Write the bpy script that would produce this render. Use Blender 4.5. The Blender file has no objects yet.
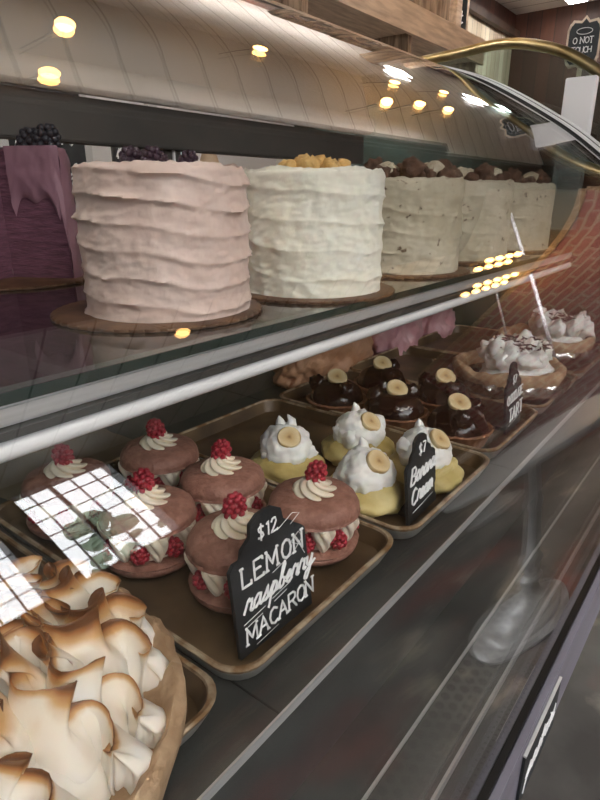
import bpy, bmesh, math, random
from mathutils import Vector, noise, Matrix
PI=math.pi
sc=bpy.context.scene
C=sc.collection
# ---------------------------------------------------------------- camera
PITCH=math.radians(19.5); YAW=math.radians(38)
cam_d=bpy.data.cameras.new('camera'); cam=bpy.data.objects.new('camera',cam_d); C.objects.link(cam)
cam_d.sensor_fit='VERTICAL'; cam_d.sensor_height=24; cam_d.lens=24*578/800; cam_d.clip_start=.01
cam.location=(0,0,0); cam.rotation_euler=(PI/2-PITCH,0,YAW-PI/2)
sc.camera=cam
# ---------------------------------------------------------------- world / light / exposure
w=bpy.data.worlds.new('sky'); sc.world=w; w.use_nodes=True
nt=w.node_tree; bg=nt.nodes['Background']
bg.inputs['Color'].default_value=(.95,.97,1,1); bg.inputs['Strength'].default_value=5.6
sc.view_settings.view_transform='Standard'; sc.view_settings.look='None'
sc.view_settings.exposure=0.7; sc.view_settings.gamma=1; sc.view_settings.use_curve_mapping=False
sc.cycles.transparent_max_bounces=40; sc.cycles.max_bounces=10; sc.cycles.glossy_bounces=6
sc.cycles.use_denoising=True; sc.cycles.caustics_reflective=False; sc.cycles.caustics_refractive=False
sc.cycles.sample_clamp_indirect=6
def area(name,loc,rot,sx,sy,power,col,portal=False):
    d=bpy.data.lights.new(name,'AREA'); d.shape='RECTANGLE'; d.size=sx; d.size_y=sy; d.energy=power; d.color=col
    o=bpy.data.objects.new(name,d); o.location=loc; o.rotation_euler=rot; C.objects.link(o)
    if portal: d.cycles.is_portal=True
    return o
# daylight entering through the front windows (front wall y=-2.6)
FW=-2.6
WINS=[(-2.9,-1.75),(-1.6,-.2),(.16,1.14),(1.30,1.98)]  # the two leftmost openings are unseen, added to let in more daylight
WZ=(.70,1.86)
for a,b in WINS:
    area('window_daylight',((a+b)/2,FW-.16,(WZ[0]+WZ[1])/2),(PI/2,0,0),b-a,WZ[1]-WZ[0],0,(1,1,1),True)
def point(name,loc,e,col,r=.05):
    d=bpy.data.lights.new(name,'POINT'); d.energy=e; d.color=col; d.shadow_soft_size=r
    o=bpy.data.objects.new(name,d); o.location=loc; C.objects.link(o); return o
# ---------------------------------------------------------------- helpers
def smooth(o,ang=40):
    me=o.data
    for p in me.polygons: p.use_smooth=True
    if ang<180:
        try: me.set_sharp_from_angle(angle=math.radians(ang))
        except Exception: pass
def link(name,me,m,parent=None,sm=None):
    o=bpy.data.objects.new(name,me); C.objects.link(o)
    if m:
        me.materials.append(m)
    if parent: o.parent=parent
    if sm: smooth(o,sm)
    return o
def obj(name,bm,m,parent=None,sm=40):
    me=bpy.data.meshes.new(name); bmesh.ops.recalc_face_normals(bm,faces=bm.faces); bm.to_mesh(me); bm.free()
    return link(name,me,m,parent,sm)
def tag(o,label=None,cat=None,group=None,kind=None):
    if label: o['label']=label
    if cat: o['category']=cat
    if group: o['group']=group
    if kind: o['kind']=kind
    return o
def empty(name,loc,rz=0,label=None,cat=None,group=None):
    o=bpy.data.objects.new(name,None); o.empty_display_size=.02; C.objects.link(o); o.location=loc; o.rotation_euler=(0,0,rz)
    return tag(o,label,cat,group)
def copy_tree(o,parent=None):
    c=o.copy(); C.objects.link(c)
    if parent: c.parent=parent
    for ch in list(o.children): copy_tree(ch,c)
    return c
def box(bm,a,b,bev=0):
    t=bmesh.new(); bmesh.ops.create_cube(t,size=1)
    for v in t.verts:
        v.co=Vector([(a[i]+b[i])/2+v.co[i]*(b[i]-a[i]) for i in range(3)])
    if bev: bmesh.ops.bevel(t,geom=t.edges,offset=bev,segments=2,affect='EDGES')
    me=bpy.data.meshes.new('t'); t.to_mesh(me); t.free(); bm.from_mesh(me); bpy.data.meshes.remove(me)
def bx(name,a,b,m,parent=None,bev=0):
    bm=bmesh.new(); box(bm,a,b,bev); return obj(name,bm,m,parent,40 if bev else None)
def tube(bm,pts,r,n=8,cap=True,up=None):
    pts=[Vector(p) for p in pts]; rs=r if isinstance(r,(list,tuple)) else [r]*len(pts)
    rings=[]; prev=None
    for i,p in enumerate(pts):
        d=(pts[min(i+1,len(pts)-1)]-pts[max(i-1,0)])
        if d.length<1e-9: d=Vector((0,0,1))
        d.normalize()
        if prev is None:
            a=Vector((0,0,1)) if abs(d.z)<.9 else Vector((1,0,0)); nrm=d.cross(a).normalized()
        else:
            nrm=(prev-d*prev.dot(d)); nrm=nrm.normalized() if nrm.length>1e-6 else d.orthogonal().normalized()
        prev=nrm; bi=d.cross(nrm)
        rings.append([bm.verts.new(p+(nrm*math.cos(2*PI*k/n)+bi*math.sin(2*PI*k/n))*rs[i]) for k in range(n)])
    for a,b in zip(rings,rings[1:]):
        for k in range(n): bm.faces.new((a[k],a[(k+1)%n],b[(k+1)%n],b[k]))
    if cap:
        bm.faces.new(rings[0][::-1]); bm.faces.new(rings[-1])
def grid_loops(bm,loops,close=True,cap0=False,cap1=False):
    R=[[bm.verts.new(p) for p in L] for L in loops]; n=len(R[0])
    for a,b in zip(R,R[1:]):
        for k in range(n if close else n-1):
            try: bm.faces.new((a[k],a[(k+1)%n],b[(k+1)%n],b[k]))
            except ValueError: pass
    if cap0: bm.faces.new(R[0][::-1])
    if cap1: bm.faces.new(R[-1])
    return R
def lathe(bm,prof,n=48,fn=None,c=(0,0,0)):
    L=[]
    for r,z in prof:
        L.append([Vector((c[0]+max(r,1e-4)*math.cos(2*PI*k/n),c[1]+max(r,1e-4)*math.sin(2*PI*k/n),c[2]+z)) for k in range(n)])
    if fn: L=[[fn(p) for p in l] for l in L]
    grid_loops(bm,L,True,True,True)
def prism(bm,outline,y0,y1):
    """outline in (x,z), extruded along y"""
    a=[bm.verts.new((x,y0,z)) for x,z in outline]; b=[bm.verts.new((x,y1,z)) for x,z in outline]
    n=len(a); bm.faces.new(a); bm.faces.new(b[::-1])
    for k in range(n): bm.faces.new((a[k],b[k],b[(k+1)%n],a[(k+1)%n]))
def blob(bm,c,r,amp=.15,freq=2.,seed=0,sub=3,flat=None,oct=2):
    t=bmesh.new(); bmesh.ops.create_icosphere(t,subdivisions=sub,radius=1)
    off=Vector((seed*7.3,seed*3.1,seed*1.7))
    r=r if isinstance(r,(tuple,list)) else (r,r,r)
    for v in t.verts:
        n0=v.co.copy(); k=1+amp*noise.fractal(n0*freq+off,.6,2.,oct)
        p=Vector((n0.x*r[0],n0.y*r[1],n0.z*r[2]))*k
        if flat is not None and p.z<flat: p.z=flat
        v.co=Vector(c)+p
    me=bpy.data.meshes.new('t'); t.to_mesh(me); t.free(); bm.from_mesh(me); bpy.data.meshes.remove(me)
def fbm(p,f=1.,o=3): return noise.fractal(Vector(p)*f,.6,2.,o)
def sstep(a,b,x):
    t=max(0,min(1,(x-a)/(b-a))); return t*t*(3-2*t)
# ---------------------------------------------------------------- materials
def mat(name,col,rough=.5,metal=0,col2=None,scale=10,bump=0,bscale=None,stretch=None,sub=0,emit=None,est=0,ramp=(.35,.65),detail=4,coat=0,subr=.01):
    m=bpy.data.materials.new(name); m.use_nodes=True; n=m.node_tree.nodes; l=m.node_tree.links; p=n['Principled BSDF']
    p.inputs['Base Color'].default_value=(*col,1); p.inputs['Roughness'].default_value=rough; p.inputs['Metallic'].default_value=metal
    if coat: p.inputs['Coat Weight'].default_value=coat; p.inputs['Coat Roughness'].default_value=.15
    if sub:
        p.inputs['Subsurface Weight'].default_value=sub; p.inputs['Subsurface Radius'].default_value=(1,.7,.5); p.inputs['Subsurface Scale'].default_value=subr
    if emit: p.inputs['Emission Color'].default_value=(*emit,1); p.inputs['Emission Strength'].default_value=est
    tc=n.new('ShaderNodeTexCoord'); mp=n.new('ShaderNodeMapping'); l.new(tc.outputs['Object'],mp.inputs[0])
    if stretch: mp.inputs['Scale'].default_value=stretch
    if col2:
        t=n.new('ShaderNodeTexNoise'); t.inputs['Scale'].default_value=scale; t.inputs['Detail'].default_value=detail; l.new(mp.outputs[0],t.inputs['Vector'])
        r=n.new('ShaderNodeValToRGB'); r.color_ramp.elements[0].position=ramp[0]; r.color_ramp.elements[1].position=ramp[1]
        r.color_ramp.elements[0].color=(*col,1); r.color_ramp.elements[1].color=(*col2,1)
        l.new(t.outputs['Fac'],r.inputs[0]); l.new(r.outputs[0],p.inputs['Base Color'])
    if bump:
        t2=n.new('ShaderNodeTexNoise'); t2.inputs['Scale'].default_value=bscale or scale*2; t2.inputs['Detail'].default_value=5; l.new(mp.outputs[0],t2.inputs['Vector'])
        b=n.new('ShaderNodeBump'); b.inputs['Strength'].default_value=bump; b.inputs['Distance'].default_value=.004
        l.new(t2.outputs['Fac'],b.inputs['Height']); l.new(b.outputs[0],p.inputs['Normal'])
    return m
def vmat(name,cols,rough=.5,sub=0,bump=0,bscale=60,coat=0,nscale=30,namp=.25,subr=.01):
    """colour from a painted 'tone' attribute (0..1) of the thing itself, through a ramp"""
    m=mat(name,cols[0][1],rough,bump=bump,bscale=bscale,sub=sub,coat=coat,scale=10,subr=subr)
    n=m.node_tree.nodes; l=m.node_tree.links; p=n['Principled BSDF']
    a=n.new('ShaderNodeAttribute'); a.attribute_name='tone'
    r=n.new('ShaderNodeValToRGB'); e=r.color_ramp.elements
    while len(e)<len(cols): e.new(.5)
    for i,(pos,c) in enumerate(cols): e[i].position=pos; e[i].color=(*c,1)
    tn=n.new('ShaderNodeTexNoise'); tn.inputs['Scale'].default_value=nscale; tn.inputs['Detail'].default_value=4
    tc=n.new('ShaderNodeTexCoord'); l.new(tc.outputs['Object'],tn.inputs['Vector'])
    ma=n.new('ShaderNodeMath'); ma.operation='MULTIPLY_ADD'; ma.inputs[1].default_value=namp; l.new(tn.outputs['Fac'],ma.inputs[0])
    mb=n.new('ShaderNodeMath'); mb.operation='SUBTRACT'; mb.inputs[1].default_value=namp/2
    l.new(a.outputs['Fac'],mb.inputs[0]); l.new(mb.outputs[0],ma.inputs[2]); l.new(ma.outputs[0],r.inputs[0]); l.new(r.outputs[0],p.inputs['Base Color'])
    return m
def tone(o,f):
    at=o.data.color_attributes.new('tone','FLOAT_COLOR','POINT')
    for i,v in enumerate(o.data.vertices):
        t=f(v.co); at.data[i].color=(t,t,t,1)
def glass_mat(name,tint=(1,1,1),f0=.04,rough=.0,veil=0.0):
    m=bpy.data.materials.new(name); m.use_nodes=True; n=m.node_tree.nodes; l=m.node_tree.links; n.clear()
    out=n.new('ShaderNodeOutputMaterial'); tr=n.new('ShaderNodeBsdfTransparent'); tr.inputs[0].default_value=(*tint,1)
    gl=n.new('ShaderNodeBsdfGlossy'); gl.inputs['Roughness'].default_value=rough; gl.inputs[0].default_value=(1,1,1,1)
    ge=n.new('ShaderNodeNewGeometry'); dt=n.new('ShaderNodeVectorMath'); dt.operation='DOT_PRODUCT'
    l.new(ge.outputs['Normal'],dt.inputs[0]); l.new(ge.outputs['Incoming'],dt.inputs[1])
    ab=n.new('ShaderNodeMath'); ab.operation='ABSOLUTE'; l.new(dt.outputs['Value'],ab.inputs[0])
    s=n.new('ShaderNodeMath'); s.operation='SUBTRACT'; s.inputs[0].default_value=1; l.new(ab.outputs[0],s.inputs[1])
    pw=n.new('ShaderNodeMath'); pw.operation='POWER'; pw.inputs[1].default_value=5; l.new(s.outputs[0],pw.inputs[0])
    ma=n.new('ShaderNodeMath'); ma.operation='MULTIPLY_ADD'; ma.inputs[1].default_value=1-f0; ma.inputs[2].default_value=f0; l.new(pw.outputs[0],ma.inputs[0])
    mx=n.new('ShaderNodeMixShader'); l.new(ma.outputs[0],mx.inputs[0]); l.new(tr.outputs[0],mx.inputs[1]); l.new(gl.outputs[0],mx.inputs[2])
    l.new(mx.outputs[0],out.inputs['Surface'])
    return m
def emis(name,col,s):
    m=bpy.data.materials.new(name); m.use_nodes=True; n=m.node_tree.nodes; n.clear()
    o=n.new('ShaderNodeOutputMaterial'); e=n.new('ShaderNodeEmission'); e.inputs[0].default_value=(*col,1); e.inputs[1].default_value=s
    m.node_tree.links.new(e.outputs[0],o.inputs['Surface']); return m
def plank_mat(name,c1,c2,gap,width,axis='X',rough=.6):
    """boards side by side along `axis`, grain runs the other way"""
    m=bpy.data.materials.new(name); m.use_nodes=True; n=m.node_tree.nodes; l=m.node_tree.links; p=n['Principled BSDF']; p.inputs['Roughness'].default_value=rough
    tc=n.new('ShaderNodeTexCoord'); sp=n.new('ShaderNodeSeparateXYZ'); l.new(tc.outputs['Object'],sp.inputs[0])
    dv=n.new('ShaderNodeMath'); dv.operation='DIVIDE'; dv.inputs[1].default_value=width; l.new(sp.outputs[axis],dv.inputs[0])
    fl=n.new('ShaderNodeMath'); fl.operation='FLOOR'; l.new(dv.outputs[0],fl.inputs[0])
    fr=n.new('ShaderNodeMath'); fr.operation='FRACT'; l.new(dv.outputs[0],fr.inputs[0])
    wn=n.new('ShaderNodeTexWhiteNoise'); wn.noise_dimensions='1D'; l.new(fl.outputs[0],wn.inputs['W'])
    mp=n.new('ShaderNodeMapping'); l.new(tc.outputs['Object'],mp.inputs[0]); sc_=[3,3,3]; sc_['XYZ'.index(axis)]=40; mp.inputs['Scale'].default_value=sc_
    no=n.new('ShaderNodeTexNoise'); no.inputs['Scale'].default_value=1; no.inputs['Detail'].default_value=5; l.new(mp.outputs[0],no.inputs['Vector'])
    ad=n.new('ShaderNodeMath'); ad.operation='MULTIPLY_ADD'; ad.inputs[1].default_value=.5; l.new(wn.outputs[0],ad.inputs[0]); 
    h=n.new('ShaderNodeMath'); h.operation='MULTIPLY'; h.inputs[1].default_value=.6; l.new(no.outputs['Fac'],h.inputs[0]); l.new(h.outputs[0],ad.inputs[2])
    r=n.new('ShaderNodeValToRGB'); r.color_ramp.elements[0].color=(*c1,1); r.color_ramp.elements[1].color=(*c2,1); r.color_ramp.elements[0].position=.2; r.color_ramp.elements[1].position=.85
    l.new(ad.outputs[0],r.inputs[0])
    lt=n.new('ShaderNodeMath'); lt.operation='LESS_THAN'; lt.inputs[1].default_value=.05; l.new(fr.outputs[0],lt.inputs[0])
    mx=n.new('ShaderNodeMixRGB'); l.new(lt.outputs[0],mx.inputs[0]); l.new(r.outputs[0],mx.inputs[1]); mx.inputs[2].default_value=(*gap,1)
    l.new(mx.outputs[0],p.inputs['Base Color']); return m
def brick_mat():
    m=bpy.data.materials.new('red brick'); m.use_nodes=True; n=m.node_tree.nodes; l=m.node_tree.links; p=n['Principled BSDF']; p.inputs['Roughness'].default_value=.8
    tc=n.new('ShaderNodeTexCoord'); mp=n.new('ShaderNodeMapping'); mp.inputs['Rotation'].default_value=(0,PI/2,PI/2); l.new(tc.outputs['Object'],mp.inputs[0])
    b=n.new('ShaderNodeTexBrick'); b.inputs['Scale'].default_value=1; b.inputs['Brick Width'].default_value=.24; b.inputs['Row Height'].default_value=.095; b.inputs['Mortar Size'].default_value=.018; b.inputs['Mortar Smooth'].default_value=.5
    b.inputs['Color1'].default_value=(.70,.38,.42,1); b.inputs['Color2'].default_value=(.56,.26,.31,1); b.inputs['Mortar'].default_value=(.74,.62,.62,1)
    no=n.new('ShaderNodeTexNoise'); no.inputs['Scale'].default_value=6; l.new(tc.outputs['Object'],no.inputs['Vector'])
    vm=n.new('ShaderNodeVectorMath'); vm.operation='MULTIPLY_ADD'; vm.inputs[1].default_value=(.06,.06,.06); l.new(no.outputs['Color'],vm.inputs[0]); l.new(mp.outputs[0],vm.inputs[2]); l.new(vm.outputs[0],b.inputs['Vector'])
    l.new(b.outputs['Color'],p.inputs['Base Color']); return m
M={}
M['steel']=mat('brushed steel',(.62,.63,.63),.42,.6,(.74,.75,.76),scale=3,stretch=(1,60,60),bump=.05,bscale=8)
M['steel_dk']=mat('dark steel',(.065,.068,.066),.38,.6,(.11,.115,.11),scale=7)
M['vent']=mat('vent hole shadowed mesh',(.028,.03,.03),.5)
M['pan']=mat('dark base pan',(.030,.034,.033),.35,.3,(.065,.07,.068),scale=9)
M['hdr']=mat('dark bronze header',(.040,.038,.034),.6,0,(.06,.055,.048),scale=4)
M['rail']=mat('lavender grey painted rail',(.18,.17,.21),.4,.1,(.28,.27,.33),scale=5,stretch=(.5,3,3))
M['rubber']=mat('black rubber',(.004,.004,.004),.5)
M['white_metal']=mat('white painted metal',(.82,.82,.83),.35)
M['strip']=mat('pale strip',(.62,.61,.60),.4)
M['paleroof']=mat('grey inner roof panel',(.30,.28,.25),.5,0,(.36,.34,.30),scale=2)
M['glass']=glass_mat('front glass',(.985,.985,.98),.055)
M['glass_shelf']=glass_mat('shelf glass',(.62,.70,.68),.05)
M['glass_edge']=mat('dark green glass edge',(.005,.022,.018),.1)
M['acryl']=glass_mat('clear acrylic',(.82,.80,.85),.22,.15)
M['cake_pink']=mat('pink beige frosting',(.67,.50,.43),.55,0,(.75,.59,.52),scale=14,bump=.35,bscale=70,sub=.15)
M['cake_white']=mat('ivory frosting',(.90,.86,.72),.55,0,(.94,.92,.81),scale=14,bump=.35,bscale=60,sub=.15)
M['board']=mat('brown cake board',(.07,.032,.016),.5,.1,(.16,.08,.04),scale=25)
M['board_edge']=mat('pale corrugated edge',(.32,.21,.13),.8)
M['purple']=mat('purple frosting',(.25,.125,.16),.55,0,(.33,.175,.215),scale=9,bump=.3,bscale=40,sub=.1)
M['purple_in']=mat('purple crumb',(.11,.04,.065),.8,0,(.20,.08,.12),scale=30,bump=.8,bscale=80,stretch=(1,1,6))
M['berry']=mat('raspberry',(.30,.015,.03),.35,0,(.42,.03,.05),scale=60,sub=.1,subr=.003)
M['berry_dk']=mat('dark berry',(.035,.015,.03),.45)
M['blue_berry']=mat('blackberry',(.02,.02,.028),.5)
M['crumb']=mat('cookie crumbs',(.07,.035,.02),.8,0,(.17,.09,.055),scale=60,bump=1,bscale=120)
M['yellow_crumb']=mat('golden crumbs',(.62,.35,.10),.7,0,(.75,.50,.20),scale=50,bump=.8,bscale=120)
M['macaron']=mat('macaron shell',(.27,.12,.085),.55,0,(.42,.21,.155),scale=90,bump=.6,bscale=200,ramp=(.4,.75),sub=.05)
M['cream']=mat('piped cream',(.85,.74,.58),.5,0,(.90,.80,.66),scale=20,sub=.15)
M['wcream']=mat('whipped cream',(.90,.88,.84),.5,0,(.95,.94,.91),scale=20,bump=.2,bscale=60,sub=.2)
M['custard']=mat('banana custard cake',(.46,.35,.11),.45,0,(.66,.54,.24),scale=22,bump=.5,bscale=70,sub=.15)
M['choc']=mat('glossy chocolate',(.012,.004,.003),.14,0,(.03,.010,.007),scale=14,bump=.25,bscale=30)
M['choc_crust']=mat('brown pastry crust',(.16,.06,.025),.6,0,(.30,.13,.06),scale=40,bump=.6,bscale=90)
M['crust']=mat('baked crust',(.36,.22,.12),.6,0,(.56,.39,.24),scale=45,bump=1.0,bscale=110)
M['crust_o']=mat('orange brown puff pastry',(.52,.25,.13),.5,0,(.74,.42,.26),scale=18,bump=.6,bscale=60)
M['pink_glaze']=mat('pink glaze',(.68,.32,.35),.4,0,(.80,.48,.50),scale=16,bump=.4,bscale=40)
M['shav']=mat('chocolate shavings',(.07,.02,.02),.5)
M['plastic']=mat('clear wrap',(.45,.45,.46),.15,0,(.7,.7,.7),scale=12,bump=1,bscale=25)
M['tray_in']=mat('browned baking tray',(.05,.030,.016),.42,.1,(.17,.105,.05),scale=11,bump=.1,bscale=30)
M['tray_rim']=mat('stained tray rim',(.22,.12,.05),.4,.3,(.48,.38,.26),scale=45,ramp=(.4,.6))
M['tray_out']=mat('worn aluminium tray side',(.45,.45,.42),.4,.6,(.60,.60,.57),scale=20)
M['paper']=mat('baking paper',(.26,.20,.14),.6,0,(.36,.28,.2),scale=6,bump=.6,bscale=8)
M['chalk_bd']=mat('chalkboard',(.008,.010,.012),.55,0,(.024,.030,.034),scale=14)
M['chalk']=mat('white chalk',(.85,.85,.85),.8)
M['concrete']=mat('stained concrete floor',(.11,.105,.10),.42,0,(.32,.31,.29),scale=2.2,detail=8,bump=.1,bscale=6)
def stain():
    m=M['concrete']; n=m.node_tree.nodes; l=m.node_tree.links; p=n['Principled BSDF']; src=p.inputs['Base Color'].links[0].from_socket
    tc=[q for q in n if q.type=='TEX_COORD'][0]
    for sc_,c_,a,b in ((1.7,(.36,.14,.12),.52,.64),(3.4,(.58,.52,.43),.58,.66)):
        v=n.new('ShaderNodeTexNoise'); v.inputs['Scale'].default_value=sc_; v.inputs['Detail'].default_value=6; v.noise_dimensions='4D'; v.inputs['W'].default_value=sc_; l.new(tc.outputs['Object'],v.inputs['Vector'])
        rr=n.new('ShaderNodeValToRGB'); rr.color_ramp.elements[0].position=a; rr.color_ramp.elements[1].position=b; l.new(v.outputs['Fac'],rr.inputs[0])
        mx=n.new('ShaderNodeMixRGB'); l.new(rr.outputs[0],mx.inputs[0]); l.new(src,mx.inputs[1]); mx.inputs[2].default_value=(*c_,1); src=mx.outputs[0]
    l.new(src,p.inputs['Base Color'])
stain()
M['iron']=mat('cast iron',(.62,.63,.64),.32,.25,(.76,.77,.78),scale=12,bump=.3,bscale=50)
M['iron_dk']=mat('black iron',(.012,.012,.012),.45,.3)
M['brass']=mat('worn brass',(.42,.32,.15),.28,.95,(.60,.50,.28),scale=12)
M['marble']=mat('white marble',(.80,.79,.80),.3,0,(.60,.60,.62),scale=5,ramp=(.55,.8))
M['ceil']=plank_mat('white washed ceiling boards',(.78,.75,.70),(.90,.88,.85),(.24,.21,.18),.26,'X')
M['wall_beige']=plank_mat('weathered beige boards',(.50,.38,.26),(.88,.77,.60),(.12,.08,.05),.12,'X')
M['wall_dark']=plank_mat('dark red brown boards',(.022,.007,.004),(.09,.028,.015),(.008,.004,.003),.14,'X')
M['wall_dark_y']=plank_mat('dark red brown boards end',(.022,.007,.004),(.085,.027,.014),(.008,.004,.003),.16,'Y')
M['wood_old']=mat('old grey wood',(.14,.09,.055),.7,0,(.42,.31,.21),scale=4,stretch=(8,8,1),bump=.5,bscale=20)
M['wood_pale']=mat('pale weathered wood',(.52,.40,.30),.7,0,(.78,.64,.50),scale=4,stretch=(1,8,8),bump=.4,bscale=20)
M['wood_dk']=mat('dark beam',(.03,.015,.01),.6,0,(.08,.04,.025),scale=6)
M['plaster']=mat('grey plaster',(.20,.18,.16),.8,0,(.27,.25,.22),scale=3)
M['frame']=mat('window frame',(.06,.06,.065),.4)
M['cabinet']=mat('dark cabinet',(.03,.028,.027),.5,0,(.06,.055,.05),scale=6)
M['brick']=brick_mat()
M['banana']=vmat('banana slice',[(0,(.25,.11,.03)),(.3,(.60,.40,.18)),(.8,(.74,.60,.36)),(1,(.45,.28,.10))],.4,sub=.1,nscale=200,namp=.12)
M['meringue']=vmat('toasted meringue',[(0,(.90,.87,.82)),(.42,(.86,.76,.62)),(.62,(.62,.36,.15)),(.85,(.34,.13,.035)),(1,(.13,.045,.012))],.42,sub=.18,nscale=55,namp=.28,bump=.12,bscale=80,subr=.008)
M['bulb']=emis('warm bulb',(1,.52,.15),14)
M['uplight']=emis('cove strip',(1,.96,.90),62)  # glow of the strips added to brighten the ceiling
M['fill_glow']=emis('added fill glow',(1,.97,.92),25)  # glow of the fill panels added under the ceiling
# ---------------------------------------------------------------- room shell
RX0,RX1,RY1,RF,RC=-3.2,7.8,2.9,-1.15,2.0
def struct(name,a,b,m,bev=0):
    o=bx(name,a,b,m,None,bev); o['kind']='structure'; return o
struct('floor',(RX0-.1,FW-.1,RF-.06),(RX1+.1,RY1+.1,RF),M['concrete'])
struct('ceiling',(RX0-.1,FW-.1,RC),(RX1+.1,RY1+.1,RC+.06),M['ceil'])
struct('wall_left',(RX0-.1,FW,RF),(RX0,RY1,RC),M['plaster'])
# back wall in bands: plaster kitchen wall, beige boards, dark boards above the trim
bm=bmesh.new(); box(bm,(RX0,RY1,RF),(RX1,RY1+.1,1.0)); o=obj('wall_back',bm,M['plaster']); o['kind']='structure'
bm=bmesh.new(); box(bm,(RX0,RY1-.02,1.0),(RX1,RY1+.1,1.78)); o=obj('wall_back_panelling',bm,M['wall_beige']); o['kind']='structure'
bm=bmesh.new(); box(bm,(RX0,RY1-.03,1.78),(RX1,RY1+.1,RC)); o=obj('wall_back_upper',bm,M['wall_dark']); o['kind']='structure'
struct('added_soffit',(RX0,-.75,1.86),(RX1,.86,RC),M['wood_dk'])  # unseen dark soffit added to darken the glass reflections over the cakes
struct('trim_1',(RX0,RY1-.10,1.75),(RX1,RY1-.03,1.82),M['wood_dk'])
# end wall: dark boards behind the counter, red brick in the seating half
struct('wall_right',(RX1,FW,RF),(RX1+.1,RY1,RC),M['wall_dark_y'])
BX=5.5
struct('wall_right_brick',(BX,FW,RF),(BX+.12,.30,1.0),M['brick'])
struct('wall_right_upper',(BX,FW,1.06),(BX+.12,.30,RC),M['plaster'])
struct('trim_2',(BX-.03,FW,1.0),(BX+.15,.32,1.06),M['wood_pale'])
struct('trim_3',(BX-.02,.30,RF),(BX+.14,.36,1.0),M['wood_pale'])
# front wall with windows
def front_wall():
    bm=bmesh.new(); xs=[RX0]+[v for w_ in WINS for v in w_]+[RX1]
    for i in range(0,len(xs),2): box(bm,(xs[i],FW-.12,RF),(xs[i+1],FW,RC))
    for a,b in WINS:
        box(bm,(a,FW-.12,RF),(b,FW,WZ[0])); box(bm,(a,FW-.12,WZ[1]),(b,FW,RC))
    o=obj('wall_front',bm,M['plaster'],None,None); o['kind']='structure'
front_wall()
for i,(a,b) in enumerate(WINS):
    bm=bmesh.new(); t=.022
    for q in ((a,a+t),(b-t,b)): box(bm,(q[0],FW-.08,WZ[0]),(q[1],FW+.01,WZ[1]))
    for q in ((WZ[0],WZ[0]+t),(WZ[1]-t,WZ[1])): box(bm,(a,FW-.08,q[0]),(b,FW+.01,q[1]))
    nx=max(3,round((b-a)/.13))
    for k in range(1,nx): x=a+(b-a)*k/nx; wd=.012 if k==nx//2 else .0028; box(bm,(x-wd,FW-.05,WZ[0]),(x+wd,FW-.03,WZ[1]))
    for k in range(1,6): z=WZ[0]+(WZ[1]-WZ[0])*k/6; box(bm,(a,FW-.05,z-.003),(b,FW-.03,z+.003))
    o=obj('window_%d'%(i+1),bm,M['frame'],None,None); o['kind']='structure'
# the street outside
struct('ground',(-12,-30,-1.35),(16,FW-.1,-1.2),mat('pavement',(.35,.35,.36),.8,0,(.45,.45,.45),scale=2))
M['leaf']=mat('leaves',(.16,.22,.14),.7,0,(.26,.33,.24),scale=6)
for k,(x,y,h,lab) in enumerate(((4.0,-7.2,1.3,'leafy street tree reflected in the left part of the front glass'),(5.9,-9.8,1.5,'leafy street tree further along the pavement, seen through the window reflection'))):
    t=empty('street_tree',(x,y,-1.2),0,lab,'tree')
    bm=bmesh.new(); tube(bm,[(0,0,0),(.05,0,1.2),(0,.05,3.4)],[.10,.08,.04]); obj('trunk',bm,M['wood_dk'],t)
    bm=bmesh.new(); r=random.Random(k)
    for q in range(13): blob(bm,(r.uniform(-1,1),r.uniform(-1,1),r.uniform(2.6,4.6)),r.uniform(.12,.30),.5,2.5,q,2)
    obj('crown',bm,M['leaf'],t)
# ---------------------------------------------------------------- display case
PR=[(.092,-.56),(.096,-.5),(.106,-.36),(.135,-.22),(.19,-.10),(.268,0.0),(.37,.09),(.50,.183),(.709,.297),(.90,.36)]
def spline(P,n=8):
    out=[]; Q=[P[0]]+P+[P[-1]]
    for i in range(1,len(Q)-2):
        a,b,c_,d=Q[i-1],Q[i],Q[i+1],Q[i+2]
        for k in range(n):
            t=k/n
            out.append(tuple(.5*(2*b[j]+(c_[j]-a[j])*t+(2*a[j]-5*b[j]+4*c_[j]-d[j])*t*t+(-a[j]+3*b[j]-3*c_[j]+d[j])*t**3) for j in range(len(b))))
    out.append(P[-1]); return out
S=spline(PR)
def offs(P,d):
    out=[]
    for i in range(len(P)):
        a=P[max(i-1,0)]; b=P[min(i+1,len(P)-1)]; ex,ez=b[0]-a[0],b[1]-a[1]; L=math.hypot(ex,ez)
        out.append((P[i][0]-ez/L*d,P[i][1]+ex/L*d))
    return out
X0,X1=-.75,1.70; DB=1.12
case=empty('display_case',(0,0,RF),0,'long curved glass bakery display case with a steel trimmed glass shelf and dark base','display case')
def part(name,bm,m,sm=40,par=None):
    if par is None: 
        o=obj(name,bm,m,case,sm)
        o.data.transform(Matrix.Translation((0,0,-RF)))
        return o
def pbox(name,a,b,m,bev=0):
    bm=bmesh.new(); box(bm,a,b,bev); return part(name,bm,m,40 if bev else None)
def sheet(name,P0,P1,xa,xb,m):
    bm=bmesh.new(); L=P0+P1[::-1]
    A=[bm.verts.new((xa,y,z)) for y,z in L]; B=[bm.verts.new((xb,y,z)) for y,z in L]; n=len(L)
    for k in range(n): bm.faces.new((A[k],A[(k+1)%n],B[(k+1)%n],B[k]))
    h=len(P0)
    for V in (A,B):
        for k in range(h-1): bm.faces.new((V[k],V[k+1],V[n-2-k],V[n-1-k]))
    return part(name,bm,m,40)
Sg=[p for p in S if p[1]>-.505]
sheet('front_glass',Sg,offs(Sg,-.006),X0,X1,M['glass'])
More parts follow.
